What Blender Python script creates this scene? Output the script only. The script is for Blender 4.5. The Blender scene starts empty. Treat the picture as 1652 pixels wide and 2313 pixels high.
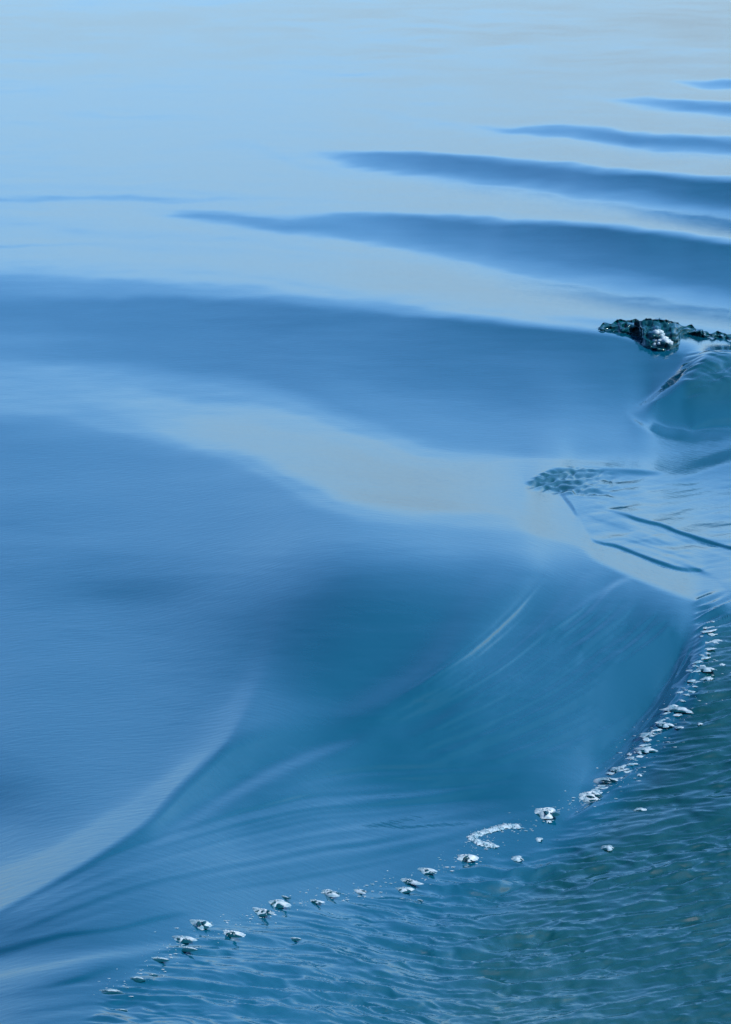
import bpy, bmesh, math, random
import numpy as np
from mathutils import Vector

# ------------------------------------------------------------------ camera, sky, sun, exposure
sc = bpy.context.scene
W0, H0 = 1652.0, 2313.0            # photograph size, only used to set the lens
FOC = 8000.0                       # focal length in photograph pixels
CAM_H = 3.6
HORIZON = -300.0
PITCH = math.atan((H0 / 2 - HORIZON) / FOC)
EXPO = 0.86
cam = bpy.data.objects.new('camera', bpy.data.cameras.new('camera'))
sc.collection.objects.link(cam)
cam.location = (0, 0, CAM_H)
cam.rotation_euler = (math.pi / 2 - PITCH, 0, 0)
cam.data.sensor_fit = 'VERTICAL'
cam.data.angle = 2 * math.atan(H0 / 2 / FOC)
cam.data.clip_start = 0.1
cam.data.clip_end = 100000
sc.camera = cam

SUN_EL, SUN_ROT = math.radians(45), math.radians(100)
world = bpy.data.worlds.new('World'); sc.world = world; world.use_nodes = True
nt = world.node_tree
sky = nt.nodes.new('ShaderNodeTexSky'); sky.sky_type = 'NISHITA'; sky.sun_disc = False
sky.sun_elevation = SUN_EL; sky.sun_rotation = SUN_ROT
sky.air_density = 0.6; sky.dust_density = 1.5; sky.ozone_density = 6.0
hs = nt.nodes.new('ShaderNodeHueSaturation'); hs.inputs['Saturation'].default_value = 1.17; hs.inputs['Hue'].default_value = 0.494; hs.inputs['Value'].default_value = 1.02
nt.links.new(sky.outputs[0], hs.inputs['Color']); nt.links.new(hs.outputs['Color'], nt.nodes['Background'].inputs[0])
nt.nodes['Background'].inputs[1].default_value = 0.15

sl = bpy.data.lights.new('sun', 'SUN'); sl.energy = 2.2; sl.angle = math.radians(1.0); sl.color = (1.0, 0.96, 0.9)
sun = bpy.data.objects.new('sun', sl); sc.collection.objects.link(sun)
sd = Vector((math.sin(SUN_ROT) * math.cos(SUN_EL), math.cos(SUN_ROT) * math.cos(SUN_EL), math.sin(SUN_EL)))
sun.rotation_euler = sd.to_track_quat('Z', 'Y').to_euler()
sun.location = (30, -40, 60)
vs = sc.view_settings
vs.view_transform = 'Standard'; vs.look = 'None'; vs.gamma = 1.0; vs.exposure = EXPO; vs.use_curve_mapping = False
sc.cycles.max_bounces = 6

# ------------------------------------------------------------------ materials
def mat(name):
    m = bpy.data.materials.new(name); m.use_nodes = True
    return m, m.node_tree.nodes, m.node_tree.links, m.node_tree.nodes['Principled BSDF']

DEEP = (0.001, 0.062, 0.108)
AERATED = (0.001, 0.044, 0.054)
def water_material(name, deep=DEEP, green=AERATED, use_attr=True, rough=0.035):
    m, n, l, b = mat(name)
    b.inputs['IOR'].default_value = 1.333
    b.inputs['Roughness'].default_value = rough
    mix = n.new('ShaderNodeMix'); mix.data_type = 'RGBA'
    mix.inputs['A'].default_value = (*deep, 1); mix.inputs['B'].default_value = (*green, 1)
    if use_attr:
        a = n.new('ShaderNodeAttribute'); a.attribute_name = 'aeration'
        l.new(a.outputs['Fac'], mix.inputs['Factor'])
    else:
        mix.inputs['Factor'].default_value = 0.9
    l.new(mix.outputs['Result'], b.inputs['Base Color'])
    tc = n.new('ShaderNodeTexCoord'); mp = n.new('ShaderNodeMapping'); mp.inputs['Scale'].default_value = (14, 30, 14)
    l.new(tc.outputs['Object'], mp.inputs['Vector'])
    no = n.new('ShaderNodeTexNoise'); no.inputs['Scale'].default_value = 1.0; no.inputs['Detail'].default_value = 4
    l.new(mp.outputs['Vector'], no.inputs['Vector'])
    bp = n.new('ShaderNodeBump'); bp.inputs['Strength'].default_value = 0.4; bp.inputs['Distance'].default_value = 0.0015
    l.new(no.outputs['Fac'], bp.inputs['Height']); l.new(bp.outputs['Normal'], b.inputs['Normal'])
    return m
M_WATER = water_material('sea_water')
M_LUMP = water_material('churned_water', use_attr=False, rough=0.06)

def foam_material(name, a, bcol):
    m, n, l, b = mat(name)
    tc = n.new('ShaderNodeTexCoord')
    no = n.new('ShaderNodeTexNoise'); no.inputs['Scale'].default_value = 45; no.inputs['Detail'].default_value = 3
    l.new(tc.outputs['Object'], no.inputs['Vector'])
    r = n.new('ShaderNodeValToRGB'); r.color_ramp.elements[0].position = 0.38; r.color_ramp.elements[1].position = 0.66
    r.color_ramp.elements[0].color = (*bcol, 1); r.color_ramp.elements[1].color = (*a, 1)
    l.new(no.outputs['Fac'], r.inputs['Fac']); l.new(r.outputs['Color'], b.inputs['Base Color'])
    b.inputs['Roughness'].default_value = 0.55; b.inputs['IOR'].default_value = 1.33
    return m
M_FOAM = foam_material('sea_foam', (0.38, 0.48, 0.52), (0.12, 0.25, 0.31))
M_FOAM_WHITE = foam_material('white_foam', (0.50, 0.58, 0.60), (0.20, 0.32, 0.37))

# ------------------------------------------------------------------ numeric helpers
def sstep(a, b, x):
    t = np.clip((x - a) / (b - a), 0, 1)
    return t * t * (3 - 2 * t)

def perlin(x, y, seed):
    rs = np.random.RandomState(seed)
    perm = rs.permutation(1024); ang = rs.rand(1024) * 2 * np.pi
    gx, gy = np.cos(ang), np.sin(ang)
    xi = np.floor(x).astype(np.int64); yi = np.floor(y).astype(np.int64)
    xf, yf = x - xi, y - yi
    u = xf ** 3 * (xf * (xf * 6 - 15) + 10); v = yf ** 3 * (yf * (yf * 6 - 15) + 10)
    def g(i, j, dx, dy):
        h = perm[(perm[(xi + i) & 1023] + yi + j) & 1023]
        return gx[h] * dx + gy[h] * dy
    n00 = g(0, 0, xf, yf); n10 = g(1, 0, xf - 1, yf); n01 = g(0, 1, xf, yf - 1); n11 = g(1, 1, xf - 1, yf - 1)
    return ((n00 * (1 - u) + n10 * u) * (1 - v) + (n01 * (1 - u) + n11 * u) * v) * 1.5

# ------------------------------------------------------------------ the sea surface
# The surface is a wave field. Its facet tilt is designed region by region: facets leaning away from the viewer
# mirror the pale low sky, facets leaning towards the viewer show the blue body of the water.
XS = np.arange(-360.0, 2340.0, 2.75)
YS = np.arange(-112.0, 2620.0, 2.15)
NX, NY = len(XS), len(YS)
X, Y = np.meshgrid(XS, YS)

tx = [0, 275, 550, 826, 1100, 1376, 1652]
table = [
 (-120, 203, 203, 202, 201, 200, 199, 198), (0, 204, 204, 203, 202, 200, 199, 198), (60, 204, 204, 203, 202, 200, 199, 198),
 (150, 201, 202, 202, 200, 199, 199, 199), (250, 201, 202, 202, 200, 200, 200, 200), (350, 200, 201, 202, 200, 201, 202, 202),
 (450, 198, 199, 200, 200, 202, 203, 203), (550, 197, 198, 200, 201, 203, 203, 202), (640, 182, 186, 194, 200, 202, 202, 201),
 (700, 166, 160, 160, 168, 188, 196, 198), (760, 165, 152, 148, 145, 140, 150, 175), (820, 175, 160, 148, 138, 130, 125, 120),
 (880, 180, 177, 165, 145, 133, 125, 112), (930, 178, 182, 184, 165, 145, 130, 118), (980, 160, 172, 186, 182, 152, 140, 132),
 (1040, 156, 156, 168, 186, 175, 160, 142), (1100, 150, 151, 155, 172, 192, 180, 165), (1160, 141, 144, 148, 157, 178, 185, 178),
 (1220, 140, 142, 146, 150, 160, 165, 175), (1300, 138, 134, 139, 127, 131, 125, 165), (1400, 142, 138, 129, 114, 114, 110, 112),
 (1500, 145, 142, 131, 112, 116, 106, 95), (1600, 145, 144, 134, 112, 113, 108, 92), (1700, 138, 150, 124, 109, 111, 108, 88),
 (1800, 134, 162, 120, 124, 113, 110, 90), (1900, 160, 146, 132, 130, 120, 106, 92), (2000, 170, 140, 135, 131, 120, 110, 96),
 (2100, 132, 136, 136, 138, 125, 115, 100), (2200, 156, 134, 138, 145, 135, 115, 105), (2313, 150, 142, 142, 142, 132, 120, 110),
 (2640, 140, 140, 140, 138, 130, 120, 110)]
tab = np.array(table, float)
for r_ in tab:
    if 1100 <= r_[0] <= 1750: r_[1:4] += (9, 9, 5)
def interp_smooth(x, xp, fp):
    # monotone cubic through the points
    xp = np.asarray(xp, float); fp = np.asarray(fp, float)
    if len(xp) < 3: return np.interp(x, xp, fp)
    h = np.diff(xp); d = np.diff(fp) / h
    m = np.zeros(len(xp)); m[0], m[-1] = d[0], d[-1]
    for i in range(1, len(xp) - 1):
        if d[i - 1] * d[i] > 0:
            w1, w2 = 2 * h[i] + h[i - 1], h[i] + 2 * h[i - 1]
            m[i] = (w1 + w2) / (w1 / d[i - 1] + w2 / d[i])
    xc = np.clip(x, xp[0], xp[-1]); k = np.clip(np.searchsorted(xp, xc, 'right') - 1, 0, len(h) - 1)
    t = (xc - xp[k]) / h[k]
    return ((2*t**3 - 3*t**2 + 1) * fp[k] + (t**3 - 2*t**2 + t) * h[k] * m[k] + (-2*t**3 + 3*t**2) * fp[k+1] + (t**3 - t**2) * h[k] * m[k+1])
rows_by_col = np.stack([interp_smooth(YS, tab[:, 0], tab[:, 1 + c]) for c in range(7)], 1)     # NY x 7
T = np.empty((NY, NX))
for j in range(NY):
    T[j] = interp_smooth(XS, tx, rows_by_col[j])

SOFT = 1.0
def band(pts, vert=False):
    """a swath of water of one tilt; pts rows: pos, edge1, soft1, edge2, soft2, value1, value2, alpha"""
    global T
    p = np.array(pts, float)
    A, B = (YS, XS) if vert else (XS, YS)
    c = [interp_smooth(A, p[:, 0], p[:, k]) for k in range(1, 8)]
    lo, hi = p[0, 0], (p[-1, 0] if p[-1, 0] < 2029 or vert else 1e9)
    ins = ((A >= lo) & (A <= hi)).astype(float)
    c = [q[:, None] if vert else q[None, :] for q in c]; ins = ins[:, None] if vert else ins[None, :]
    b = B[None, :] if vert else B[:, None]
    e1, s1, e2, s2, v1, v2, al = c
    s1, s2 = s1 * SOFT, s2 * SOFT
    m = sstep(e1 - s1, e1 + s1, b) * (1 - sstep(e2 - s2, e2 + s2, b)) * al * ins
    v = v1 + (v2 - v1) * np.clip((b - e1) / np.maximum(e2 - e1, 1), 0, 1)
    T = T + (v - T) * m

def line(pts, vert=False):
    """a thin streak: pos, centre, half width, value, alpha"""
    global T
    p = np.array(pts, float)
    A, B = (YS, XS) if vert else (XS, YS)
    c = [interp_smooth(A, p[:, 0], p[:, k]) for k in range(1, 5)]
    ins = ((A >= p[0, 0]) & (A <= (p[-1, 0] if p[-1, 0] < 2029 or vert else 1e9))).astype(float)
    c = [q[:, None] if vert else q[None, :] for q in c]; ins = ins[:, None] if vert else ins[None, :]
    b = B[None, :] if vert else B[:, None]
    y0, w, v, al = c
    m = np.exp(-((b - y0) / w) ** 2) * al * ins
    T = T + (v - T) * m

def blob(cx, cy, rx, ry, deg, v, a, p=2.0):
    global T
    t = math.radians(deg); dx, dy = X - cx, Y - cy
    u = (dx * math.cos(t) + dy * math.sin(t)) / rx; w = (-dx * math.sin(t) + dy * math.cos(t)) / ry
    T = T + (v - T) * np.exp(-(u * u + w * w) ** (p / 2)) * a

def family(A, B, n, w, amp, seed, jitter=0.3, vert=False, alpha=0.8):
    """n streaks spread between two guide curves, value offsets of +-amp"""
    global T
    rs = random.Random(seed); A = np.array(A, float); B = np.array(B, float)
    for k in range(n):
        t = min(1, max(0, (k + 0.5 + rs.uniform(-jitter, jitter)) / n))
        C = A + (B - A) * t
        if vert: C = C[:, ::-1]
        C = C[np.argsort(C[:, 0])]
        pos = np.linspace(C[0, 0], C[-1, 0], 9)
        ctr = interp_smooth(pos, C[:, 0], C[:, 1]) + np.cumsum([rs.uniform(-1, 1) for _ in pos]) * w * 0.25
        s = (1 if k % 2 else -1) * amp * rs.uniform(0.4, 1.2)
        i0 = rs.uniform(0, 0.35); i1 = rs.uniform(0.65, 1.0)
        u = (pos - pos[0]) / (pos[-1] - pos[0])
        env = np.clip(np.sin(np.pi * np.clip((u - i0) / (i1 - i0), 0, 1)), 0, 1) ** 0.7
        ww = w * rs.uniform(0.6, 1.5)
        Aax, Bax = (YS, XS) if vert else (XS, YS)
        cy = interp_smooth(Aax, pos, ctr); ev = interp_smooth(Aax, pos, env) * ((Aax >= pos[0]) & (Aax <= pos[-1]))
        if vert: T += s * alpha * np.exp(-((Bax[None, :] - cy[:, None]) / ww) ** 2) * ev[:, None]
        else:    T += s * alpha * np.exp(-((Bax[:, None] - cy[None, :]) / ww) ** 2) * ev[None, :]

# far ripples: long, level streaks
far = sstep(760, 300, Y)
T += far * (5.0 * perlin(X / 330, Y / 16, 3) + 8 * perlin(X / 150, Y / 6, 4) + 4 * perlin(X / 700, Y / 45, 5))
SOFT = 1.8
# swell troughs at the upper right, each a steeper blue face
band([(1500,180,4,186,5,178,178,0),(1580,181,4,192,6,165,168,.7),(1652,183,4,196,7,152,160,1),(2030,188,5,215,8,140,150,1)])
band([(1340,220,5,228,6,178,178,0),(1430,222,5,238,7,165,170,.7),(1550,230,5,252,8,152,158,.9),(1652,236,5,262,9,143,155,1),(2030,262,6,310,12,130,140,1)])
line([(1200,222,6,189,0),(1330,220,8,189,0.8),(1430,236,6,189,0.8),(1652,268,6,189,0.5)])
band([(780,255,8,270,12,186,186,0),(950,266,7,280,10,186,186,.3),(1131,282,6,301,8,168,170,.7),(1335,290,6,319,9,152,158,.9),(1436,300,6,334,10,143,150,1),(1652,316,6,349,12,138,146,1),(2030,352,8,430,16,118,130,1)])
line([(720,240,6,189,0),(900,262,8,189,0.8),(1000,280,8,189,0.8),(1131,308,7,189,0.8),(1335,330,8,189,0.7),(1652,368,10,189,0.6)])
band([(330,330,9,352,14,186,186,0),(520,336,8,356,12,186,186,.3),(700,342,7,366,12,180,182,.5),(826,343,6,380,12,163,170,.85),(978,350,6,400,14,150,158,.95),(1131,362,7,415,16,143,150,1),(1335,380,8,446,18,130,140,1),(1652,405,8,489,22,112,124,1),(2030,440,9,560,24,105,115,1)])
line([(400,320,9,189,0),(560,328,12,189,0.8),(700,378,9,189,0.7),(826,392,9,189,0.7),(1000,412,9,189,0.6),(1300,462,12,189,0.6),(1652,508,14,189,0.7)])
band([(250,470,10,500,16,184,186,0),(450,476,10,515,18,186,187,.2),(650,482,9,530,18,178,182,.6),(826,484,8,546,20,158,172,.95),(978,490,8,572,22,142,160,1),(1131,497,8,612,26,134,158,1),(1335,507,8,640,28,120,140,1),(1500,524,9,668,28,113,132,1),(1652,542,9,690,28,110,130,1),(2030,585,10,780,30,104,118,1)])
line([(826,474,8,189,0),(1000,480,8,189,0.7),(1335,497,8,189,0.8),(1652,530,9,189,0.9)])
SOFT = 1.0
# level bands at the left
line([(-360,424,10,189,0.8),(0,423,10,189,0.9),(254,422,9,189,0.9),(509,440,8,189,0.8),(763,458,7,189,0.6),(900,470,7,189,0)])
line([(-360,450,13,184,.8),(0,452,13,183,.9),(254,446,12,183,.9),(480,452,9,184,.8),(680,455,5,186,0)])
line([(300,478,9,173,0),(460,490,18,172,0.7),(650,510,20,171,0.8),(826,524,20,165,0.7),(950,540,20,165,0)])
line([(-360,500,22,189,0.9),(0,503,22,189,0.9),(254,529,16,189,0.9),(509,538,11,189,0.9),(763,570,9,189,0.9),(1000,596,9,189,0.8),(1300,655,9,189,0.7),(1652,705,10,189,0.6)])
line([(-360,558,4,184,.8),(0,557,4,182,.8),(150,552,4,184,.8),(320,558,10,188,.7),(700,580,10,188,.6),(826,600,12,190,0)])
line([(-360,600,15,189,0.8),(0,602,14,189,0.8),(305,613,12,189,0.9),(509,620,11,189,0.9),(661,640,10,189,0.9),(826,666,10,189,0.9),(1100,708,11,189,0.9),(1376,742,9,189,0.9),(1460,752,8,189,0)])
line([(-360,640,18,178,0.8),(0,638,18,177,0.8),(300,646,14,178,0.8),(560,652,12,180,0.7),(700,668,10,186,0)])
# broad blue face of the nearest swell
band([(-360,690,14,790,30,158,170,.9),(0,684,14,790,30,157,170,.9),(150,678,14,800,30,154,163,1),(305,672,14,815,28,152,156,1),(560,682,14,845,30,148,152,1),(700,694,14,905,35,145,155,1),(826,704,13,960,35,138,158,1),(1000,720,12,1010,30,128,158,1),(1100,730,11,1025,24,124,158,1),(1200,738,9,1030,22,122,158,1),(1376,756,8,1030,22,116,142,1),(1500,790,8,1030,20,112,138,1),(1652,820,8,1020,20,110,130,1),(2030,860,10,1060,30,108,128,1)])
line([(-360,770,12,172,.6),(0,765,14,176,.7),(140,762,10,170,.5),(260,762,8,160,0)])
blob(1050, 850, 260, 60, 8, 126, .55); blob(1440, 855, 110, 70, 0, 110, .7); blob(760, 735, 200, 30, 3, 140, .4)
# pale tongue winding from the left to the broken crest
band([(-360,815,18,920,16,180,182,.9),(0,815,18,928,16,181,184,.95),(275,828,22,980,16,180,182,.95),(420,845,24,1015,16,180,181,.95),(560,865,26,1062,16,180,180,.95),(700,905,26,1140,16,181,180,.95),(826,955,20,1178,14,181,180,.95),(1000,1015,16,1190,14,182,180,.95),(1190,1030,14,1200,14,186,182,.95),(1300,1042,10,1150,14,188,184,0)])
band([(150,880,14,900,14,182,182,0),(275,876,16,945,16,186,186,.8),(420,905,12,1000,10,189,189,.95),(560,918,12,1035,10,190,190,.95),(700,945,12,1098,10,190,190,.95),(826,985,11,1150,9,190,190,.95),(1000,1038,10,1162,9,190,190,.95),(1100,1044,9,1160,9,191,191,.95),(1190,1040,8,1170,9,191,191,.95),(1250,1042,8,1172,12,191,191,.9),(1330,1044,8,1160,12,191,191,0)])
band([(405,938,12,978,10,196,196,0),(450,942,12,988,10,200,200,.8),(560,955,14,1018,10,203,202,1),(700,985,14,1080,10,205,203,1),(826,1028,14,1134,10,205,204,1),(1000,1066,12,1148,9,205,204,1),(1100,1072,10,1150,9,204,203,1),(1200,1070,9,1160,10,203,202,.9),(1280,1064,8,1160,12,202,200,0)])
# bright curl above the dark tip, right arm of the crest
line([(1050,1068,10,193,0),(1150,1058,10,193,.9),(1230,1048,9,193,1),(1330,1046,8,193,.9),(1420,1052,7,190,0)])
band([(1300,1056,4,1064,5,130,130,0),(1360,1057,4,1068,6,112,118,.9),(1440,1061,4,1074,7,106,116,1),(1500,1066,4,1076,8,112,124,.9),(1560,1064,4,1074,8,130,140,0)])
line([(1480,1072,8,165,0),(1530,1064,9,170,.9),(1593,1046,10,172,1),(1652,1028,12,172,1),(1800,990,14,170,.8),(2030,950,14,165,0)])
band([(1500,1080,8,1130,20,140,158,0),(1560,1072,8,1130,20,134,158,.9),(1652,1048,8,1130,20,132,158,1),(2030,1000,10,1120,20,130,150,1)])
band([(1182,1095,3,1099,3,100,100,0),(1200,1084,5,1103,5,120,125,.9),(1230,1067,5,1108,5,108,120,1),(1265,1059,5,1113,5,106,122,1),(1304,1060,5,1116,6,112,128,1),(1370,1064,5,1125,10,120,135,.8),(1440,1070,6,1130,12,140,150,0)])
# silky shelf behind the crest
band([(1255,1095,4,1115,6,150,165,0),(1300,1066,5,1150,8,148,172,.9),(1400,1076,6,1150,10,152,178,.95),(1500,1082,8,1190,8,160,186,.95),(1652,1110,12,1225,8,160,190,.95),(2030,1110,12,1300,10,150,190,.9)])
line([(1340,1132,7,190,0),(1406,1152,9,193,.9),(1500,1178,10,193,1),(1593,1208,12,193,1),(1652,1224,12,193,1),(2030,1320,14,193,.8)])
band([(1262,1106,5,1112,6,160,170,0),(1300,1124,5,1170,5,165,168,.9),(1345,1138,5,1222,5,160,170,1),(1389,1154,4,1232,5,158,168,1),(1440,1172,4,1252,5,156,166,1),(1542,1203,4,1286,5,158,165,1),(1652,1236,4,1345,6,158,165,1),(2030,1330,6,1500,10,150,160,1)])
line([(1338,1142,3,120,0),(1406,1163,3.5,100,.8),(1457,1178,4,82,1),(1491,1186,3.5,90,1),(1542,1205,4,86,1),(1593,1222,4,84,1),(1652,1238,4,84,1),(2030,1335,6,90,1)])
line([(1258,1100,3,110,0),(1275,1124,3.5,92,.9),(1294,1148,3.5,92,.9),(1317,1196,3,110,.8),(1345,1224,3,100,.9),(1389,1234,4,84,1),(1440,1253,4.5,88,1),(1491,1272,4.5,84,1),(1542,1287,5,82,1),(1576,1288,5,92,.8),(1600,1290,5,100,0)])
line([(1300,1150,4,140,0),(1345,1172,5,135,.8),(1420,1190,5,140,.7),(1480,1200,5,150,0)])
line([(1395,1228,6,140,0),(1430,1222,7,128,.9),(1490,1224,6,128,.9),(1520,1232,5,150,0)])
family([(1310,1128),(1420,1160),(1540,1205),(1680,1245)], [(1345,1222),(1440,1248),(1560,1285),(1680,1340)], 14, 4.5, 40, 11)
family([(1310,1075),(1400,1078),(1500,1086),(1660,1070)], [(1310,1110),(1400,1140),(1500,1150),(1660,1120)], 9, 4.5, 26, 12)
# pale ribbon hugging the shelf
band([(1150,1150,8,1190,14,190,190,0),(1230,1140,8,1215,12,193,193,.9),(1300,1164,4,1232,10,193,193,1),(1345,1226,4,1262,10,193,193,1),(1389,1238,4,1284,10,193,193,1),(1440,1257,4,1306,10,193,193,1),(1491,1277,4,1326,12,193,193,1),(1560,1296,5,1350,12,193,190,1),(1610,1312,6,1362,10,193,190,1),(1660,1345,6,1372,10,193,180,.6),(1700,1360,6,1380,10,193,180,0)])
# the smaller curl by the dark broken lump
band([(1535,800,5,930,12,118,118,0),(1552,792,5,962,8,126,114,.9),(1600,800,5,952,8,132,112,1),(1652,812,6,950,8,134,110,1),(2030,860,8,1010,10,120,110,1)])
band([(796,1556,8,2500,5,118,118,0),(815,1552,10,2500,5,116,116,.8),(840,1536,12,2500,5,112,112,.9),(870,1510,14,2500,5,108,110,.95),(905,1482,14,2500,5,106,108,.95),(940,1470,14,2500,5,108,106,.9),(962,1500,10,2500,5,108,106,.8),(972,1540,8,2500,5,110,110,0)], vert=True)
family([(1548,805),(1580,798),(1620,806),(1670,818)], [(1530,880),(1570,872),(1620,890),(1670,905)], 14, 3.2, 30, 13)
line([(840,1525,16,140,.0),(880,1486,15,140,.0),(900,1466,15,150,.6),(918,1450,17,150,.8),(940,1425,18,145,0)], vert=True)
line([(1510,765,6,193,0),(1535,764,9,193,1),(1580,772,12,193,1),(1652,790,14,193,1),(2030,850,18,193,.9)])
line([(1415,936,8,145,0),(1440,952,8,152,.9),(1474,970,9,155,.9),(1536,984,10,152,.8),(1600,990,10,145,0)])
line([(1540,974,3,110,0),(1575,966,4,84,.9),(1610,958,5,74,1),(1652,956,5,78,1),(2030,1000,8,90,.6)])
# great dark face: streaks fanning down from the crest
blob(800, 1480, 260, 150, -15, 108, .3)
blob(300, 1335, 150, 28, -3, 126, .6)
line([(1250,1130,40,150,0),(1330,1083,45,134,.7),(1420,1030,50,128,.7),(1494,981,55,128,.7),(1575,854,70,128,.7),(1640,720,60,128,0)], vert=True)
line([(1250,1215,22,150,0),(1300,1205,34,116,.7),(1377,1175,40,106,.8),(1450,1110,40,104,.8),(1520,1032,40,104,.8),(1620,880,60,104,.5),(1680,780,60,106,0)], vert=True)
line([(1290,1330,16,150,0),(1330,1300,18,130,.7),(1400,1230,24,126,.7),(1480,1130,28,124,.7),(1560,1000,36,122,0)], vert=True)
line([(1290,1450,14,170,0),(1320,1390,14,150,.7),(1370,1310,16,130,.7),(1440,1210,18,122,0)], vert=True)
family([(1260,1240),(1170,1350),(1040,1470),(840,1600)], [(1580,1480),(1450,1600),(1260,1690),(1000,1770)], 44, 5.5, 14, 21)
family([(1380,1300),(1300,1380),(1200,1450)], [(1570,1400),(1480,1480),(1380,1540)], 16, 5.5, 15, 22)
family([(1575,1420),(1540,1480),(1460,1560)], [(1420,1700),(1380,1740),(1290,1790)], 16, 6, 14, 23)
blob(1420, 1560, 150, 70, -40, 96, .5)
# bright back-slope streak, lower left
band([(-360,2150,40,2240,12,195,200,.9),(0,1962,50,2052,16,192,210,1),(111,1900,54,1990,16,186,210,1),(222,1822,60,1927,16,178,208,1),(332,1742,62,1850,18,170,204,.97),(388,1696,62,1790,12,166,198,.97),(442,1646,64,1740,14,160,190,.95),(509,1580,64,1676,18,152,178,.9),(560,1500,64,1600,30,144,160,.7),(620,1420,60,1500,40,136,140,0)])
band([(-360,2250,8,2275,16,130,140,.8),(0,2060,8,2075,14,132,140,.8),(222,1934,8,1955,16,120,132,.9),(332,1862,14,1905,26,116,124,1),(442,1756,20,1835,30,110,116,1),(540,1672,26,1790,30,108,112,1),(640,1640,30,1730,30,108,112,.8),(780,1600,30,1670,30,108,110,0)])
line([(300,1945,10,150,0),(380,1890,14,150,.7),(458,1838,18,152,.8),(585,1762,18,150,.85),(687,1715,16,148,.8),(763,1688,14,138,.6),(860,1650,14,120,0)])
family([(0,2066),(111,2004),(222,1944),(332,1900),(500,1850),(700,1800),(950,1790),(1150,1790)], [(0,2145),(111,2112),(259,2066),(406,2032),(560,2010),(720,1985),(950,1935),(1200,1850)], 30, 6, 19, 31)
family([(0,2066),(111,2004),(222,1950),(332,1915)], [(0,2145),(111,2112),(259,2066),(406,2032)], 10, 4, 14, 32)
line([(-360,2230,12,100,.8),(0,2149,13,114,.9),(60,2134,11,114,.9),(148,2112,7,112,.9),(259,2098,6,118,.8),(370,2072,7,112,.8),(450,2060,6,125,0)])
line([(-360,2270,18,180,.8),(0,2203,20,184,1),(111,2182,18,186,1),(222,2160,14,184,1),(370,2138,9,170,.9),(430,2124,7,160,0)])
line([(-360,2300,14,120,.6),(0,2252,10,140,.6),(148,2222,9,120,.8),(222,2196,8,118,.8),(300,2180,6,130,0)])
family([(0,2230),(150,2205),(300,2190)], [(0,2330),(150,2310),(260,2300)], 7, 6, 16, 33)
family([(560,1790),(800,1730),(1050,1720),(1300,1690)], [(560,1990),(800,1960),(1050,1900),(1250,1850)], 16, 9, 13, 34)
line([(760,1866,6,140,0),(900,1868,7,150,.7),(1030,1862,7,150,.6),(1130,1858,6,130,0)])
# churned side of the crest
rough_edge_x = [-360, 60, 180, 240, 330, 420, 560, 700, 900, 1050, 1200, 1330, 1440, 1540, 1590, 1602, 1652, 2030]
rough_edge_y = [2620, 2420, 2320, 2255, 2180, 2120, 2080, 2045, 2015, 1965, 1920, 1840, 1730, 1590, 1470, 1400, 1372, 1400]
edge = interp_smooth(XS, rough_edge_x, rough_edge_y)[None, :]
churn = sstep(-25, 45, Y - edge)
green = sstep(-30, 120, Y - edge - 6) * sstep(1000, 1420, X + 0.25 * (Y - 1900)) + 0.45 * sstep(0, 200, Y - edge) * sstep(600, 1000, X)
T = T + (np.interp(X + 0.3 * (Y - 1900), [200, 700, 1150, 1500], [142, 142, 126, 117]) - T) * churn * 0.75
line([(1380,1590,24,138,.8),(1450,1576,26,136,.8),(1530,1540,28,134,.8),(1620,1480,28,134,.8),(1700,1420,28,134,.8),(1770,1362,24,132,.7),(1850,1285,18,128,0)], vert=True)
family([(1590,1400),(1560,1470),(1500,1560)], [(1470,1650),(1420,1700),(1330,1790)], 18, 4, 22, 24)
family([(1625,1420),(1600,1470),(1560,1530)], [(1480,1690),(1440,1730),(1370,1800)], 16, 4, 26, 25)
line([(1270,1856,4,160,0),(1330,1822,7,170,.8),(1400,1788,5,160,0)])
line([(1060,2080,10,150,0),(1180,2032,12,158,.8),(1300,1990,10,156,.8),(1450,1962,10,150,.6),(1652,1900,10,140,.5)])
line([(760,2130,10,165,0),(800,2150,13,168,.9),(900,2200,14,168,.9),(1000,2255,12,160,0)])
line([(520,2130,9,160,0),(640,2140,12,162,.7),(770,2150,12,160,0)])
line([(1250,1900,8,130,0),(1400,1870,9,135,.7),(1652,1800,9,130,.6)])

T = np.where(T < 135, 135 - (135 - T) * 1.32, T)
# glassy water never has ruled edges: let every swath wander a little, with fine level streaks
wob = (6.0 * perlin(X / 170, Y / 34, 81) + 3.0 * perlin(X / 60, Y / 14, 82)) * (1 - 0.75 * sstep(1150, 1300, Y)) * (1 - 0.8 * sstep(1080, 1200, X) * sstep(680, 740, Y))
pos = np.clip((Y + wob - YS[0]) / 2.15, 0, NY - 1.001); i0 = pos.astype(int); fr = pos - i0; jj = np.broadcast_to(np.arange(NX), T.shape)
T = T[i0, jj] * (1 - fr) + T[i0 + 1, jj] * fr
T += (1 - churn) * (2.2 * perlin(X / 140, Y / 11, 83) + 2.0 * perlin(X / 300, Y / 40, 84) + 1.2 * perlin(X / 55, Y / 6, 85))
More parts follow.
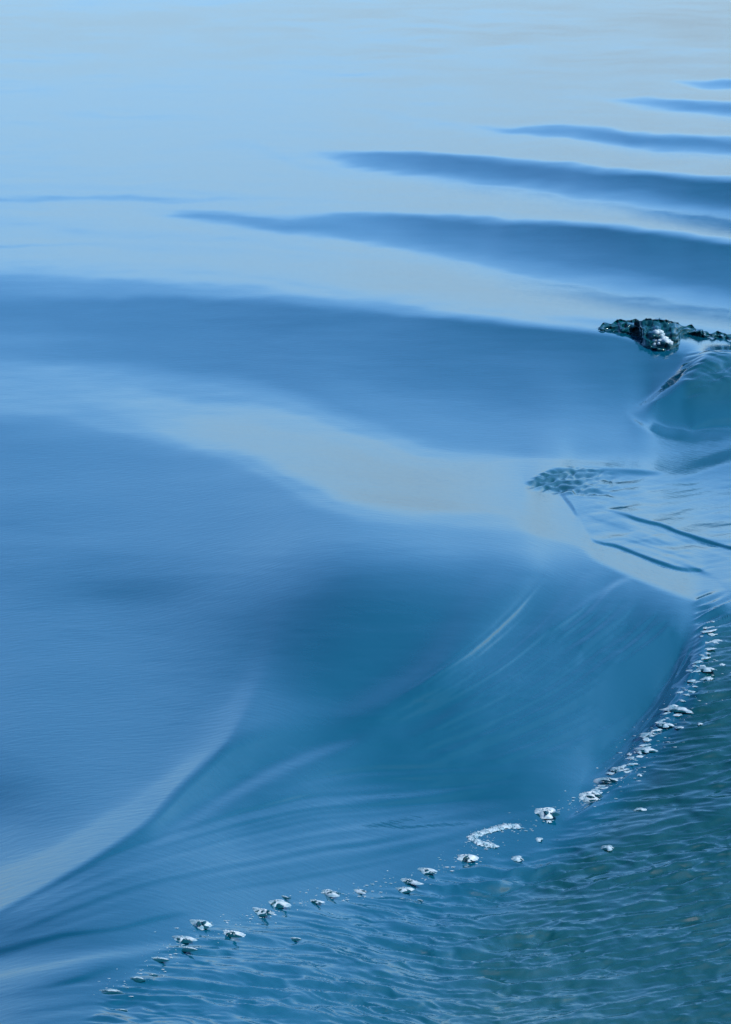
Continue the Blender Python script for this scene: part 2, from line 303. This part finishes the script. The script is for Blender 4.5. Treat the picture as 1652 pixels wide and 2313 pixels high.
# chop of the churned water: level, bent crests of several sizes
low = sstep(1350, 2350, Y)
bendT = (np.interp(XS, [-360, 0, 400, 700, 1000, 1130, 1652, 2020], [-15, 0, 12, 40, 95, 100, 20, -50])[None, :] * low
         + np.interp(XS, [-360, 900, 1300, 1652, 2020], [40, 40, 30, -15, -60])[None, :] * (1 - low))
QT = Y - bendT; XT = 0.58 * X + 14 * perlin(X / 160, Y / 60, 90)
gust = 0.4 + 1.0 * sstep(-0.4, 0.45, perlin(X / 260, QT / 70, 91))
sz = 0.95
T_calm = T.copy()
T += 0.45 * churn * gust * (44 * perlin(XT / (150 * sz), QT / (30 * sz), 92) + 76 * perlin(XT / (70 * sz) + 3, QT / (13 * sz), 93)
                     + 84 * perlin(XT / (36 * sz), QT / (7.5 * sz), 94) + 46 * perlin(XT / (18 * sz), QT / (4.6 * sz), 95)) * (0.65 + 0.35 * sstep(1700, 2050, Y))
# ---- facet tilt from the wanted look: Fresnel mirror of the sky over the body colour of the water
vv = (YS - H0 / 2) / FOC
cp, sp = math.cos(PITCH), math.sin(PITCH)
tand = (sp + vv * cp) / (cp - vv * sp)
delta = np.degrees(np.arctan(tand))
el = np.array([0, 0.5, 2, 5, 8, 12, 20, 30, 45, 60, 90.]); skg = 1.25 * np.array([.15, .181, .270, .279, .242, .191, .141, .112, .095, .095, .10])
def fresnel(g):
    ci = np.sin(np.radians(np.clip(g, 0.05, 90))); st = np.sqrt(1 - ci * ci) / 1.333; ct = np.sqrt(1 - st * st)
    rs = (ci - 1.333 * ct) / (ci + 1.333 * ct); rp = (ct - 1.333 * ci) / (ct + 1.333 * ci)
    return 0.5 * (rs * rs + rp * rp)
BODY = 0.058
e_low = 1.4 + 2.6 * sstep(950, 1350, X) * sstep(650, 800, Y) + 1.8 * sstep(1250, 1600, Y) * (1 - sstep(950, 1350, X))
e_low = e_low - 2.3 * churn * sstep(950, 1350, X) - 1.2 * churn * (1 - sstep(950, 1350, X))
fade = sstep(-360, -60, X) * (1 - sstep(1950, 2330, X)) * sstep(-112, -60, Y) * (1 - sstep(2380, 2610, Y))
def tilt(T):
    alpha = np.zeros_like(T)
    for j in range(NY):
        d = delta[j]; a = np.linspace(-(0.5 * (d - 1.2) if d > 3.5 else 0.33 * d), 38, 200); g = d + a
        F = fresnel(g); Lm = (F * np.interp(2 * g - d, el, skg) + (1 - F) * BODY) * 2 ** EXPO
        srgb = 255 * np.where(Lm <= .0031308, Lm * 12.92, 1.055 * np.maximum(Lm, 1e-5) ** (1 / 2.4) - .055)
        srgb = srgb[::-1]; k = int(np.argmax(srgb))         # rising with falling tilt; past the brightest band comes the grey haze line
        srgb[k:] = srgb[k] + 0.8 * (srgb[k] - srgb[k:]) + 0.01 * np.arange(len(srgb) - k)
        srgb = np.maximum.accumulate(srgb) + 1e-4 * np.arange(len(srgb))
        # 150 and below as is; 150..190 up to the brightest band of the sky; 190..206 down into the grey haze line
        alpha[j] = np.interp(np.interp(T[j], [0, 150, 190, 206], [0, min(150, srgb[k] - 12), srgb[k], srgb[-1]]), srgb, a[::-1])
    alpha = np.maximum(alpha, -0.5 * np.maximum(delta[:, None] - e_low, 0.66 * delta[:, None] * (delta[:, None] < 3.5)))
    alpha = np.where(alpha > 0, 23 * np.tanh(alpha / 23), alpha)
    return np.tan(np.radians(alpha * fade * sstep(-100, 60, Y)))
# ---- build the surface from its tilt, walking from the horizon towards the viewer
def bend_rate(slope):
    wm = 0.5 * (tand[1:] + tand[:-1])[:, None]; dw = np.diff(tand)[:, None]; s_ = 0.5 * (slope[1:] + slope[:-1])
    return dw * (1 / wm - 1 / (s_ + wm))
def settle(g, lam=0.10, period=2600.0):
    """least-squares surface whose facets have the wanted slope and that stays near sea level (log-distance form)"""
    ge = np.concatenate([g, np.zeros((1, NX)), -g[::-1], np.zeros((1, NX))], 0)
    ge = np.concatenate([ge, ge[:, ::-1]], 1)
    n, m = ge.shape
    kj = 2 * np.pi * np.fft.fftfreq(n)[:, None]; ki = 2 * np.pi * np.fft.rfftfreq(m)[None, :]
    D = np.exp(1j * kj) - 1
    P = np.conj(D) * np.fft.rfft2(ge) / (np.abs(D) ** 2 + lam * (2 - 2 * np.cos(ki)) * (2.15 / 2.75) ** 2 + (2 * np.pi / period) ** 2)
    return np.fft.irfft2(P, s=ge.shape)[:NY, :NX]
g_calm = bend_rate(tilt(T_calm)); g_all = bend_rate(tilt(T))
def blur(a, r):
    for ax in (0, 1):
        p = np.concatenate([np.repeat(np.take(a, [0], ax), r + 1, ax), a, np.repeat(np.take(a, [-1], ax), r, ax)], ax)
        c = np.cumsum(p, ax); n = a.shape[ax]
        a = (np.take(c, range(2 * r + 1, 2 * r + 1 + n), ax) - np.take(c, range(n), ax)) / (2 * r + 1)
    return a
g_in = g_calm.copy()
for it in range(3):
    phi = settle(g_in)
    phi = phi - phi[8:12].mean(0)[None, :] * np.exp(-(Y - YS[10]) / 260.0)
    if it < 2: g_in += 0.6 * blur(g_calm - np.diff(phi, axis=0), 40) * (1 - 0.9 * sstep(600, 1000, X[1:] + 0.3 * (Y[1:] - 1700)) * sstep(1150, 1350, Y[1:]))
phi = (phi + settle(g_all - g_calm, 0.35, 110.0)) * fade
PY = (CAM_H / tand)[:, None] * np.exp(phi); PZ = CAM_H * (1 - np.exp(phi))
PX = PY * ((XS - W0 / 2) / FOC)[None, :] / (cp - vv * sp)[:, None]

# ---- wind and wake ripples as real relief
flat = CAM_H / tand
GX = PX
low = sstep(1350, 2350, Y)
bend = (np.interp(XS, [-360, 0, 400, 700, 1000, 1130, 1652, 2020], [-15, 0, 12, 40, 95, 100, 20, -50])[None, :] * low
        + np.interp(XS, [-360, 900, 1300, 1652, 2020], [40, 40, 30, -15, -60])[None, :] * (1 - low))
QY = np.interp((Y - bend).ravel(), YS, flat).reshape(Y.shape)
warp = 0.35 * perlin(GX / 0.9, QY / 0.7, 40)
def ripples(lx, ly, seed, sharp):
    n = perlin(GX / lx + warp, QY / ly + warp * 0.6 + 0.35 * perlin(GX / (lx * .7), QY / (ly * 2.0), seed + 7), seed)
    return (1 - sharp) * n + sharp * (0.45 - np.abs(n) * 1.4)
patch = 0.55 + 0.75 * sstep(-0.35, 0.5, perlin(GX / 0.8, QY / 0.5, 60))
amp = 1.15 * churn * patch * (0.7 + 0.3 * sstep(1800, 2100, Y))
def train(lam, deg, seed, a):
    """long-crested wavelets with pinched crests, wandering in phase and dying out in patches"""
    ph = 2 * math.pi * (QY + GX * math.tan(math.radians(deg))) / lam + 5.0 * perlin(GX / (lam * 2.6), QY / (lam * 2.2), seed) + 2.0 * perlin(GX / (lam * .9), QY / (lam * 1.3), seed + 1)
    env = sstep(-0.45, 0.35, perlin(GX / (lam * 2.2), QY / (lam * 2.0), seed + 2))
    return a * lam * env * (np.exp(np.sin(ph) - 1) * 1.6 - 0.75)
dz = amp * (train(.30, 4, 141, .030) + train(.19, -7, 144, .034) + train(.12, 9, 147, .036) + train(.078, -3, 150, .036) + train(.05, 12, 153, .040) + train(.035, -14, 156, .034))
# mottled dark tip of the crest and the wrinkled water behind it
tip = (sstep(1180, 1205, X) * (1 - sstep(1290, 1420, X)) * sstep(-4, 4, Y - np.interp(X, [1180, 1230, 1265, 1304, 1450], [1096, 1066, 1058, 1058, 1066]))
       * (1 - sstep(-5, 6, Y - np.interp(X, [1180, 1220, 1260, 1304, 1450], [1099, 1106, 1113, 1118, 1135]))))
dz += tip * (0.014 * ripples(0.16, 0.22, 44, .3) + 0.016 * ripples(0.06, 0.11, 45, .3))
shelf = sstep(1290, 1340, X) * sstep(1062, 1080, Y) * (1 - sstep(0, 25, Y - np.interp(X, [1290, 1345, 1440, 1560, 1700], [1120, 1220, 1250, 1285, 1340])))
dz += shelf * (0.004 * ripples(0.4, 0.35, 46, .3) + 0.0012 * ripples(0.2, 0.12, 53, .3))
curl = sstep(1535, 1560, X) * sstep(-5, 25, Y - np.interp(X, [1535, 1652, 2020], [790, 805, 850])) * (1 - sstep(900, 950, Y))
dz += curl * (0.02 * ripples(0.35, 0.6, 47, .3) + 0.010 * ripples(0.15, 0.22, 52, .3))
ridge = np.exp(-((X - np.interp(Y, [1370, 1450, 1530, 1620, 1700, 1770, 1850], [1610, 1596, 1570, 1510, 1450, 1392, 1310])) / 28) ** 2) * sstep(1360, 1400, Y) * (1 - sstep(1800, 1870, Y))
QR = np.interp((Y + 0.45 * (X - 1500)).ravel(), YS, flat).reshape(Y.shape)
dz += ridge * 0.010 * (0.45 - np.abs(perlin(GX / 0.30 + .5 * warp, QR / 0.13 + warp, 48)) * 1.4)
shoulder = sstep(1560, 1600, X) * sstep(1330, 1365, Y) * (1 - sstep(1420, 1480, Y))
dz += shoulder * 0.03 * (0.45 - np.abs(perlin(GX / 0.7, QR / 0.17 + warp, 49)) * 1.4)
# the rounded hump under the broken lip
hedge = np.interp(Y, [760, 790, 823, 851, 876, 913, 960], [1556, 1545, 1538, 1517, 1492, 1455, 1450])
hump = sstep(-10, 75, X - hedge) * sstep(775, 835, Y) * (1 - sstep(885, 975, Y)) * (1 - 0.3 * sstep(1652, 2000, X))
dz += 0.085 * hump
# faint breath of wind on the glassy water
dz += (1 - churn) * 0.0006 * perlin(GX / 1.1, PY / 0.7, 50) * sstep(300, 1200, Y)
dz *= fade
PZ2 = PZ + dz

# ---- one sheet: dense in view, coarse skirts out to the horizon and round the sides
top_y = [HORIZON + 38 * 0.62 ** k for k in range(1, 16)][::-1]
bot_y = [2620 + 60 * 1.35 ** k for k in range(1, 13)]
lef = [-360 - 40 * 1.5 ** k for k in range(1, 17)][::-1]; rig = [XS[-1] + 40 * 1.5 ** k for k in range(1, 17)]
AX = np.concatenate([lef, XS, rig]); AY = np.concatenate([top_y, YS, bot_y])
av = (AY - H0 / 2) / FOC; at = (sp + av * cp) / np.maximum(cp - av * sp, 0.05)
fy = CAM_H / at
GY = np.repeat(fy[:, None], len(AX), 1); GXf = GY * ((AX - W0 / 2) / FOC)[None, :] / np.maximum(cp - av * sp, 0.05)[:, None]
GZ = np.zeros_like(GY)
r0, c0 = len(top_y), len(lef)
GXf[r0:r0+NY, c0:c0+NX] = PX; GY[r0:r0+NY, c0:c0+NX] = PY; GZ[r0:r0+NY, c0:c0+NX] = PZ2
# skirts take over the level of the rim and settle to flat water
for k in range(c0): 
    f = (k + 1) / (c0 + 1)
    for col, src, ff in ((k, c0, f), (c0 + NX + k, c0 + NX - 1, 1 - f)):
        GZ[:, col] = GZ[:, src] * ff ** 2; GY[:, col] = fy + (GY[:, src] - fy) * ff ** 2
        GXf[:, col] = GY[:, col] * ((AX[col] - W0 / 2) / FOC) / np.maximum(cp - av * sp, 0.05)
for k in range(len(bot_y)):
    f = (1 - (k + 1) / len(bot_y)) ** 2; r = r0 + NY + k
    GZ[r] = GZ[r0 + NY - 1] * f; GY[r] = fy[r] + (GY[r0 + NY - 1] - fy[r0 + NY - 1]) * f
    GXf[r] = GY[r] * ((AX - W0 / 2) / FOC) / max(cp - av[r] * sp, 0.05)
nR, nC = GZ.shape
co = np.stack([GXf, GY, GZ], -1).reshape(-1, 3).astype(np.float32)
idx = np.arange(nR * nC).reshape(nR, nC)
q = np.stack([idx[1:, :-1], idx[1:, 1:], idx[:-1, 1:], idx[:-1, :-1]], -1).reshape(-1, 4)
me = bpy.data.meshes.new('sea_water')
me.vertices.add(len(co)); me.vertices.foreach_set('co', co.ravel())
me.loops.add(q.size); me.loops.foreach_set('vertex_index', q.ravel().astype(np.int32))
me.polygons.add(len(q)); me.polygons.foreach_set('loop_start', np.arange(0, q.size, 4, dtype=np.int32))
me.polygons.foreach_set('loop_total', np.full(len(q), 4, np.int32))
me.polygons.foreach_set('use_smooth', np.ones(len(q), bool))
me.update(calc_edges=True)
at_ = me.attributes.new('aeration', 'FLOAT', 'POINT')
G = np.zeros((nR, nC)); G[r0:r0+NY, c0:c0+NX] = np.clip(green, 0, 1) * fade
G[r0:r0+NY, c0:c0+NX] += 0.8 * tip + 0.5 * curl
at_.data.foreach_set('value', np.clip(G, 0, 1).ravel().astype(np.float32))
me.materials.append(M_WATER)
sea = bpy.data.objects.new('sea_water', me); sc.collection.objects.link(sea)
sea['kind'] = 'structure'; sea['label'] = 'glassy blue sea surface with a boat wake curling through it'

# ------------------------------------------------------------------ things on the water
def surf(px, py):
    """point of the sea surface and metres per pixel there"""
    i = min(max(int(round((py - YS[0]) / 2.15)), 0), NY - 1); j = min(max(int(round((px - XS[0]) / 2.75)), 0), NX - 1)
    p = Vector((PX[i, j], PY[i, j], PZ2[i, j]))
    return p, (p - cam.location).length / FOC, math.radians(delta[i])

ICO = None
def ico():
    global ICO
    if ICO is None:
        b = bmesh.new(); bmesh.ops.create_icosphere(b, subdivisions=1, radius=1)
        b.verts.ensure_lookup_table()
        ICO = ([v.co.copy() for v in b.verts], [[v.index for v in f.verts] for f in b.faces]); b.free()
    return ICO

def new_obj(name, verts, faces, material, parent=None, smooth=True):
    m = bpy.data.meshes.new(name); m.from_pydata([tuple(v) for v in verts], [], faces); m.update()
    if smooth: m.polygons.foreach_set('use_smooth', [True] * len(m.polygons))
    m.materials.append(material)
    o = bpy.data.objects.new(name, m); sc.collection.objects.link(o)
    if parent: o.parent = parent
    return o

def dome(L, D, H, rs, yaw, lump=0.22):
    """low uneven mound, length L, depth D, height H"""
    verts, faces = [], []
    R, S = 9, 30; ph = [rs.uniform(0, 6.28) for _ in range(6)]
    for r in range(R + 1):
        t = r / R
        for s in range(S):
            a = 2 * math.pi * s / S
            rad = 1 + lump * (math.sin(2 * a + ph[0]) * .5 + math.sin(3 * a + ph[1]) * .5 + math.sin(5 * a + ph[2]) * .4 + math.sin(9 * a + ph[3]) * .25)
            taper = 1 - 0.45 * abs(math.cos(a)) ** 6
            x = math.cos(a) * t * rad * L / 2; y = math.sin(a) * t * rad * taper * D / 2
            z = H * (1 - t ** 2.2) * (1 + .35 * math.sin(a * 3 + ph[4] + t * 5) * t) + rs.uniform(-.1, .1) * H * (1 - t) - 0.25 * H * t ** 6
            verts.append((x * math.cos(yaw) - y * math.sin(yaw), x * math.sin(yaw) + y * math.cos(yaw), z))
    for r in range(R):
        for s in range(S):
            a, b = r * S + s, r * S + (s + 1) % S
            faces.append((a, b, b + S, a + S)[::-1])
    return verts, faces

def bubbles(L, D, H, rs, yaw, n, rmin, rmax, hole=None):
    V, F = ico(); verts, faces = [], []
    for _ in range(n):
        a, t = rs.uniform(0, 2 * math.pi), math.sqrt(rs.random())
        x, y = math.cos(a) * t * L * .5, math.sin(a) * t * D * .5 * (1 - .45 * abs(math.cos(a)) ** 6)
        if hole and ((x / L - hole[0]) / hole[2]) ** 2 + ((y / D - hole[1]) / hole[3]) ** 2 < 1: continue
        r = rs.uniform(rmin, rmax) * (1.15 - .5 * t); z = H * (1 - t ** 2) * .9
        k = len(verts); X_, Y_ = x * math.cos(yaw) - y * math.sin(yaw), x * math.sin(yaw) + y * math.cos(yaw)
        for v in V: verts.append((X_ + v.x * r, Y_ + v.y * r, z + v.z * r * .8))
        for f in F: faces.append(tuple(k + i for i in f))
    return verts, faces

def foam(px, py, w, h, deg, label, seed, kind='foam', group='foam clumps strung along the wake'):
    rs = random.Random(seed); p, m, d = surf(px, py)
    L = w * m; D = max(h * m * .75 / math.sin(d), .3 * L * .6); H = h * m * .30
    yaw = -math.atan(math.tan(math.radians(deg)) / math.sin(d))
    root = bpy.data.objects.new('foam_clump', None); sc.collection.objects.link(root); root.location = p
    root.empty_display_size = 0.05
    root['label'] = label; root['category'] = 'foam'; root['group'] = group
    v, f = dome(L * .97, D * .95, H * .6, rs, yaw)
    new_obj('water_mound', v, f, M_LUMP, root)
    n = int(30 + w * 1.2)
    white = M_FOAM_WHITE if kind == 'white' else M_FOAM
    if kind == 'dark':
        v, f = dome(L * .8, D * .45, H * .9, rs, yaw, .3); v2, f2 = bubbles(L * .75, D * .4, H * .9, rs, yaw, n // 2, .012 * L, .035 * L)
        o = new_obj('foam_cap', v + v2, f + [tuple(i + len(v) for i in g) for g in f2], M_FOAM, root); o.location = (0, D * .2, -H * .02)
    else:
        v, f = dome(L * .98, D * .95, H, rs, yaw, .3); v2, f2 = bubbles(L * .92, D * .8, H * 1.02, rs, yaw, n, .012 * L, .034 * L)
        o = new_obj('foam_cap', v + v2, f + [tuple(i + len(v) for i in g) for g in f2], white, root); o.location = (0, 0, -H * .05)
        if w > 40:
            for k in range(rs.randint(1, 3)):
                v, f = dome(L * rs.uniform(.1, .2), D * rs.uniform(.2, .35), H * .35, rs, yaw, .3)
                o = new_obj('dark_hollow', v, f, M_LUMP, root); o.location = (L * rs.uniform(-.1, .3), -D * rs.uniform(.1, .3), H * .72)
            v, f = bubbles(L * .35, D * .3, H * .5, rs, yaw, 10, .015 * L, .04 * L)
            o = new_obj('bubble_crown', v, f, M_FOAM_WHITE, root); o.location = (0.08 * L, 0, H * .7)
    return root

small = 'tiny pale fleck of foam on the dark green churned water'
F = [
 (1227, 1835, 74, 28, 0, 'diamond shaped white foam raft with dark hollow, floating apart on blue water', 'white'),
 (1329, 1799, 82, 25, -20, 'long white foam raft pointing left at the foot of the crest ridge', 'white'),
 (1372, 1766, 46, 25, -20, 'rounded pale foam clump just above the long white raft', 'foam'),
 (1401, 1737, 52, 13, -18, 'thin foam sliver above the rounded clump on the crest ridge', 'foam'),
 (1457, 1697, 38, 16, -30, 'short foam clump on the crest ridge, third sliver up from the long raft', 'foam'),
 (1468, 1659, 54, 15, -30, 'long narrow foam streak halfway up the crest ridge', 'foam'),
 (1501, 1638, 42, 12, -35, 'slim foam streak riding the crest ridge above the long narrow one', 'foam'),
 (1532, 1605, 36, 20, -30, 'lumpy foam clump on the upper crest ridge', 'foam'),
 (1595, 1513, 28, 17, -30, 'highest foam clump on the crest ridge, beside dark green water', 'foam'),
 (1599, 1530, 36, 9, -20, 'thin foam bar under the highest clump of the crest ridge', 'foam'),
 (1538, 1644, 25, 8, 0, small, 'foam'), (1582, 1635, 16, 6, 0, small, 'foam'), (1630, 1500, 18, 7, 0, small, 'foam'), (1444, 1749, 14, 7, 0, small, 'foam'),
 (1446, 1827, 28, 10, -5, small, 'foam'), (1372, 1915, 34, 13, -5, small, 'foam'),
 (1215, 1897, 25, 10, 0, 'small pale foam fleck between the crescent foam and the churned water', 'foam'),
 (1237, 1856, 16, 9, 0, 'tiny foam fleck right below the diamond shaped white raft', 'foam'),
 (1166, 1939, 36, 16, 8, 'ragged pale foam patch below the crescent of foam', 'foam'),
 (1047, 1940, 48, 26, 10, 'domed white foam cluster below the left end of the crescent', 'white'),
 (956, 1966, 62, 17, 10, 'slanting pale foam strip next to the domed white cluster', 'foam'),
 (917, 1990, 72, 14, 5, 'flat long foam strip, upper of two lying close together', 'foam'),
 (908, 2011, 50, 17, 5, 'short foam strip, lower of two lying close together', 'foam'),
 (947, 2031, 26, 6, 10, 'dark little lump of water beside the two close foam strips', 'dark'),
 (807, 2013, 56, 10, 5, 'very thin flat foam strip on smooth blue water', 'foam'),
 (737, 2016, 68, 17, 5, 'wide low foam raft with pale peak left of the very thin strip', 'foam'),
 (707, 2036, 48, 11, 8, 'faint foam strip below the wide low raft', 'foam'),
 (622, 2042, 56, 27, 10, 'rounded pale foam heap touching the long raft below it', 'foam'),
 (642, 2027, 40, 9, 10, 'dark narrow ripple of foam behind the rounded heap', 'dark'),
 (583, 2059, 86, 19, 8, 'longest foam raft, with the rounded heap resting against it', 'foam'),
 (664, 2123, 36, 11, 0, 'dark water lump alone among the ripples below the longest raft', 'dark'),
 (445, 2088, 66, 27, 0, 'broad domed foam bubble heap on smooth streaked water', 'foam'),
 (514, 2110, 76, 19, 8, 'foam raft with bright white right end and dark front edge', 'white'),
 (407, 2121, 60, 21, 5, 'grey foam patch below left of the broad domed heap', 'foam'),
 (418, 2145, 56, 14, 5, 'dark fronted foam ripple under the grey patch', 'dark'),
 (353, 2166, 66, 13, 0, 'long almost black water lump with thin foam rim', 'dark'),
 (307, 2214, 42, 15, 0, 'dark water lump with pale foam top, upper of two small ones', 'dark'),
 (344, 2203, 26, 11, 0, 'smallest dark water lump near the long black one', 'dark'),
 (249, 2243, 66, 21, 0, 'outermost dark water lump with foam top on the streaked water', 'dark'),
 (273, 2278, 36, 8, 0, 'thin dark ripple lump below the outermost lump', 'dark'),
]
for k, (x, y, w, h, a, lab, kd) in enumerate(F):
    foam(x, y, w, h, a, lab, 100 + k, kd)

# crescent of foam
pts = [(1165,1865),(1141,1867),(1118,1872),(1098,1877),(1078,1884),(1062,1891),(1072,1899),(1086,1904),(1100,1908),(1120,1911)]
rs = random.Random(5)
p0, m0, d0 = surf(1090, 1888)
root = bpy.data.objects.new('foam_crescent', None); sc.collection.objects.link(root); root.location = p0; root.empty_display_size = .05
root['label'] = 'crescent of pale foam bubbles open to the right, floating on blue water'; root['category'] = 'foam'; root['group'] = 'foam clumps strung along the wake'
vs_, fs_ = [], []; vb, fb = [], []; V, FF = ico()
for a, b in zip(pts[:-1], pts[1:]):
    for k in range(4):
        t = k / 4; x, y = a[0] + (b[0] - a[0]) * t, a[1] + (b[1] - a[1]) * t
        p, m, d = surf(x, y); q0 = p - p0
        v, f = dome(20 * m, 34 * m, 3.4 * m, rs, 0, .35); k0 = len(vb)
        vb += [(q0.x + i[0], q0.y + i[1], q0.z + i[2]) for i in v]; fb += [tuple(k0 + i for i in g) for g in f]
        for _ in range(7):
            r = rs.uniform(.7, 1.9) * m; cx, cy = q0.x + rs.gauss(0, 4.5) * m, q0.y + rs.gauss(0, 8) * m; k1 = len(vs_)
            for u in V: vs_.append((cx + u.x * r, cy + u.y * r, q0.z + 2.8 * m + u.z * r * .8))
            for g in FF: fs_.append(tuple(k1 + i for i in g))
new_obj('foam_band', vb, fb, M_FOAM, root); new_obj('foam_cap', vs_, fs_, M_FOAM, root)

# dark broken lump of water on the far crest
out_top = [(650,310),(690,285),(770,265),(850,250),(920,240),(1010,235),(1060,232),(1150,240),(1230,255),(1320,290),(1400,310),(1480,330),(1560,345),(1660,362),(1800,385)]
out_bot = [(650,312),(750,320),(860,332),(960,357),(970,400),(1000,440),(1110,465),(1200,450),(1240,430),(1250,350),(1320,342),(1440,365),(1540,375),(1660,390),(1800,400)]
cx, cy = 1150 + 1080 * .309, 650 + 400 * .309
p0, m0, d0 = surf(cx, cy + 12)
root = bpy.data.objects.new('broken_crest', None); sc.collection.objects.link(root); root.location = p0; root.empty_display_size = .2
root['label'] = 'jagged dark green lump of broken water with white flecks on a wave crest'; root['category'] = 'wave crest'
NXC, NZC = 150, 22
xs = np.linspace(652, 1795, NXC); tp = np.interp(xs, *np.array(out_top).T); bt = np.interp(xs, *np.array(out_bot).T)
U, Wt = np.meshgrid(xs, np.linspace(0, 1, NZC)); 
def local(u, v): return (u - 1080) * .309 * m0, -(v - 440) * .309 * m0
bases = [surf(1150 + xs[c] * .309, 650 + bt[c] * .309)[0] for c in range(NXC)]
VV = tp[None, :] + (bt - tp)[None, :] * Wt
NN = [[perlin(U / 80. + sd_ * 50, VV / 34., 71), perlin(U / 36. + sd_ * 50, VV / 18., 72)] for sd_ in (0, 1)]
verts, faces = [], []
for side in (0, 1):
    for r in range(NZC):
        t = r / (NZC - 1)
        for c in range(NXC):
            hgt = (bt[c] - tp[c]); v_ = tp[c] + hgt * t
            pb = bases[c] - p0
            ht = hgt * .309 * m0
            prof = math.sqrt(max(0, 1 - (2 * t - 1) ** 2))
            n = NN[side][0][r, c]; n2 = NN[side][1][r, c]
            dy = min(ht, .30) * .3 * prof + (n * .06 + n2 * .018) * (0.25 + prof)
            lz = ht * (1 - t) * .66
            verts.append((pb.x + n2 * .01, pb.y + (-dy if side == 0 else dy + .12) + lz * 3.0, pb.z + lz * 1.06 + n * .02 + n2 * .006))
    k = side * NXC * NZC
    for r in range(NZC - 1):
        for c in range(NXC - 1):
            a = k + r * NXC + c; qd = (a, a + 1, a + 1 + NXC, a + NXC)
            faces.append(qd[::-1] if side == 0 else qd)
new_obj('churned_water', verts, faces, M_LUMP, root)
lump = verts; V, FF = ico(); rs = random.Random(9)
vs_, fs_ = [], []
def flecks(cu, cv, su, sv, n, r0, r1, name):
    for _ in range(n):
        uu, v0 = rs.gauss(cu, su), rs.gauss(cv, sv); r = rs.uniform(r0, r1); k = len(vs_)
        c = int(np.clip(round((uu - xs[0]) / (xs[1] - xs[0])), 0, NXC - 1)); rr = int(np.clip(round((v0 - tp[c]) / (bt[c] - tp[c]) * (NZC - 1)), 1, NZC - 2))
        bx, by, bz = lump[rr * NXC + c]
        for u in V: vs_.append((bx + u.x * r * 1.4, by + u.y * r, bz + u.z * r))
        for g in FF: fs_.append(tuple(k + i for i in g))
flecks(1120, 325, 18, 10, 8, .012, .028, 'foam_fleck'); flecks(1135, 370, 28, 14, 12, .012, .026, 'foam_fleck'); flecks(1070, 405, 10, 10, 4, .01, .02, 'foam_fleck'); flecks(1160, 395, 22, 8, 6, .01, .024, 'foam_fleck')
fk = new_obj('foam_fleck', vs_, fs_, M_FOAM_WHITE, root); fk['kind'] = 'stuff'

# loose froth drifting along the wake line: specks too many to count
vs_, fs_ = [], []; rs = random.Random(77)
line_pts = [(1600,1480),(1560,1560),(1500,1630),(1440,1700),(1380,1760),(1320,1805),(1230,1840),(1120,1875),(1050,1935),(950,1970),(820,2010),(700,2025),(580,2060),(450,2095),(350,2165),(250,2240)]
for _ in range(700):
    k = rs.randrange(len(line_pts) - 1); t = rs.random(); a, b = line_pts[k], line_pts[k + 1]
    x = a[0] + (b[0] - a[0]) * t + rs.gauss(6, 30); y = a[1] + (b[1] - a[1]) * t + rs.gauss(5, 11)
    p, m, d = surf(x, y); r = rs.choice([.5, .6, .8, 1.0, 1.5]) * m; e = rs.uniform(1.2, 7.0); k1 = len(vs_)
    for u in V: vs_.append((p.x + u.x * r * e, p.y + u.y * r * 2, p.z + u.z * r * .4))
    for g in FF: fs_.append(tuple(k1 + i for i in g))
fo = new_obj('froth', vs_, fs_, M_FOAM); fo['kind'] = 'stuff'; fo['label'] = 'loose specks of froth scattered along the wake line'; fo['category'] = 'froth'

# broken bright seam of foam climbing the crest ridge
vs_, fs_ = [], []; rs = random.Random(78)
seam = [(1612,1392),(1604,1440),(1590,1490),(1564,1550),(1524,1606),(1490,1648),(1452,1695),(1412,1735),(1380,1765),(1340,1800)]
for _ in range(95):
    k = rs.randrange(len(seam) - 1); t = rs.random(); a, b = seam[k], seam[k + 1]
    x = a[0] + (b[0] - a[0]) * t + rs.gauss(-2, 7); y = a[1] + (b[1] - a[1]) * t + rs.gauss(0, 5)
    p, m, d = surf(x, y); ln = rs.uniform(8, 36) * m; dp = rs.uniform(10, 22) * m
    v, f = dome(ln, dp, rs.uniform(0.7, 2.0) * m, rs, math.atan(math.tan(math.radians(rs.uniform(10, 35))) / math.sin(d)) * .7, .3)
    k1 = len(vs_); vs_ += [(p.x + i[0], p.y + i[1], p.z + i[2]) for i in v]; fs_ += [tuple(k1 + i for i in g) for g in f]
so = new_obj('foam_seam', vs_, fs_, M_FOAM); so['kind'] = 'stuff'; so['label'] = 'broken bright seam of foam along the crest ridge'; so['category'] = 'foam'
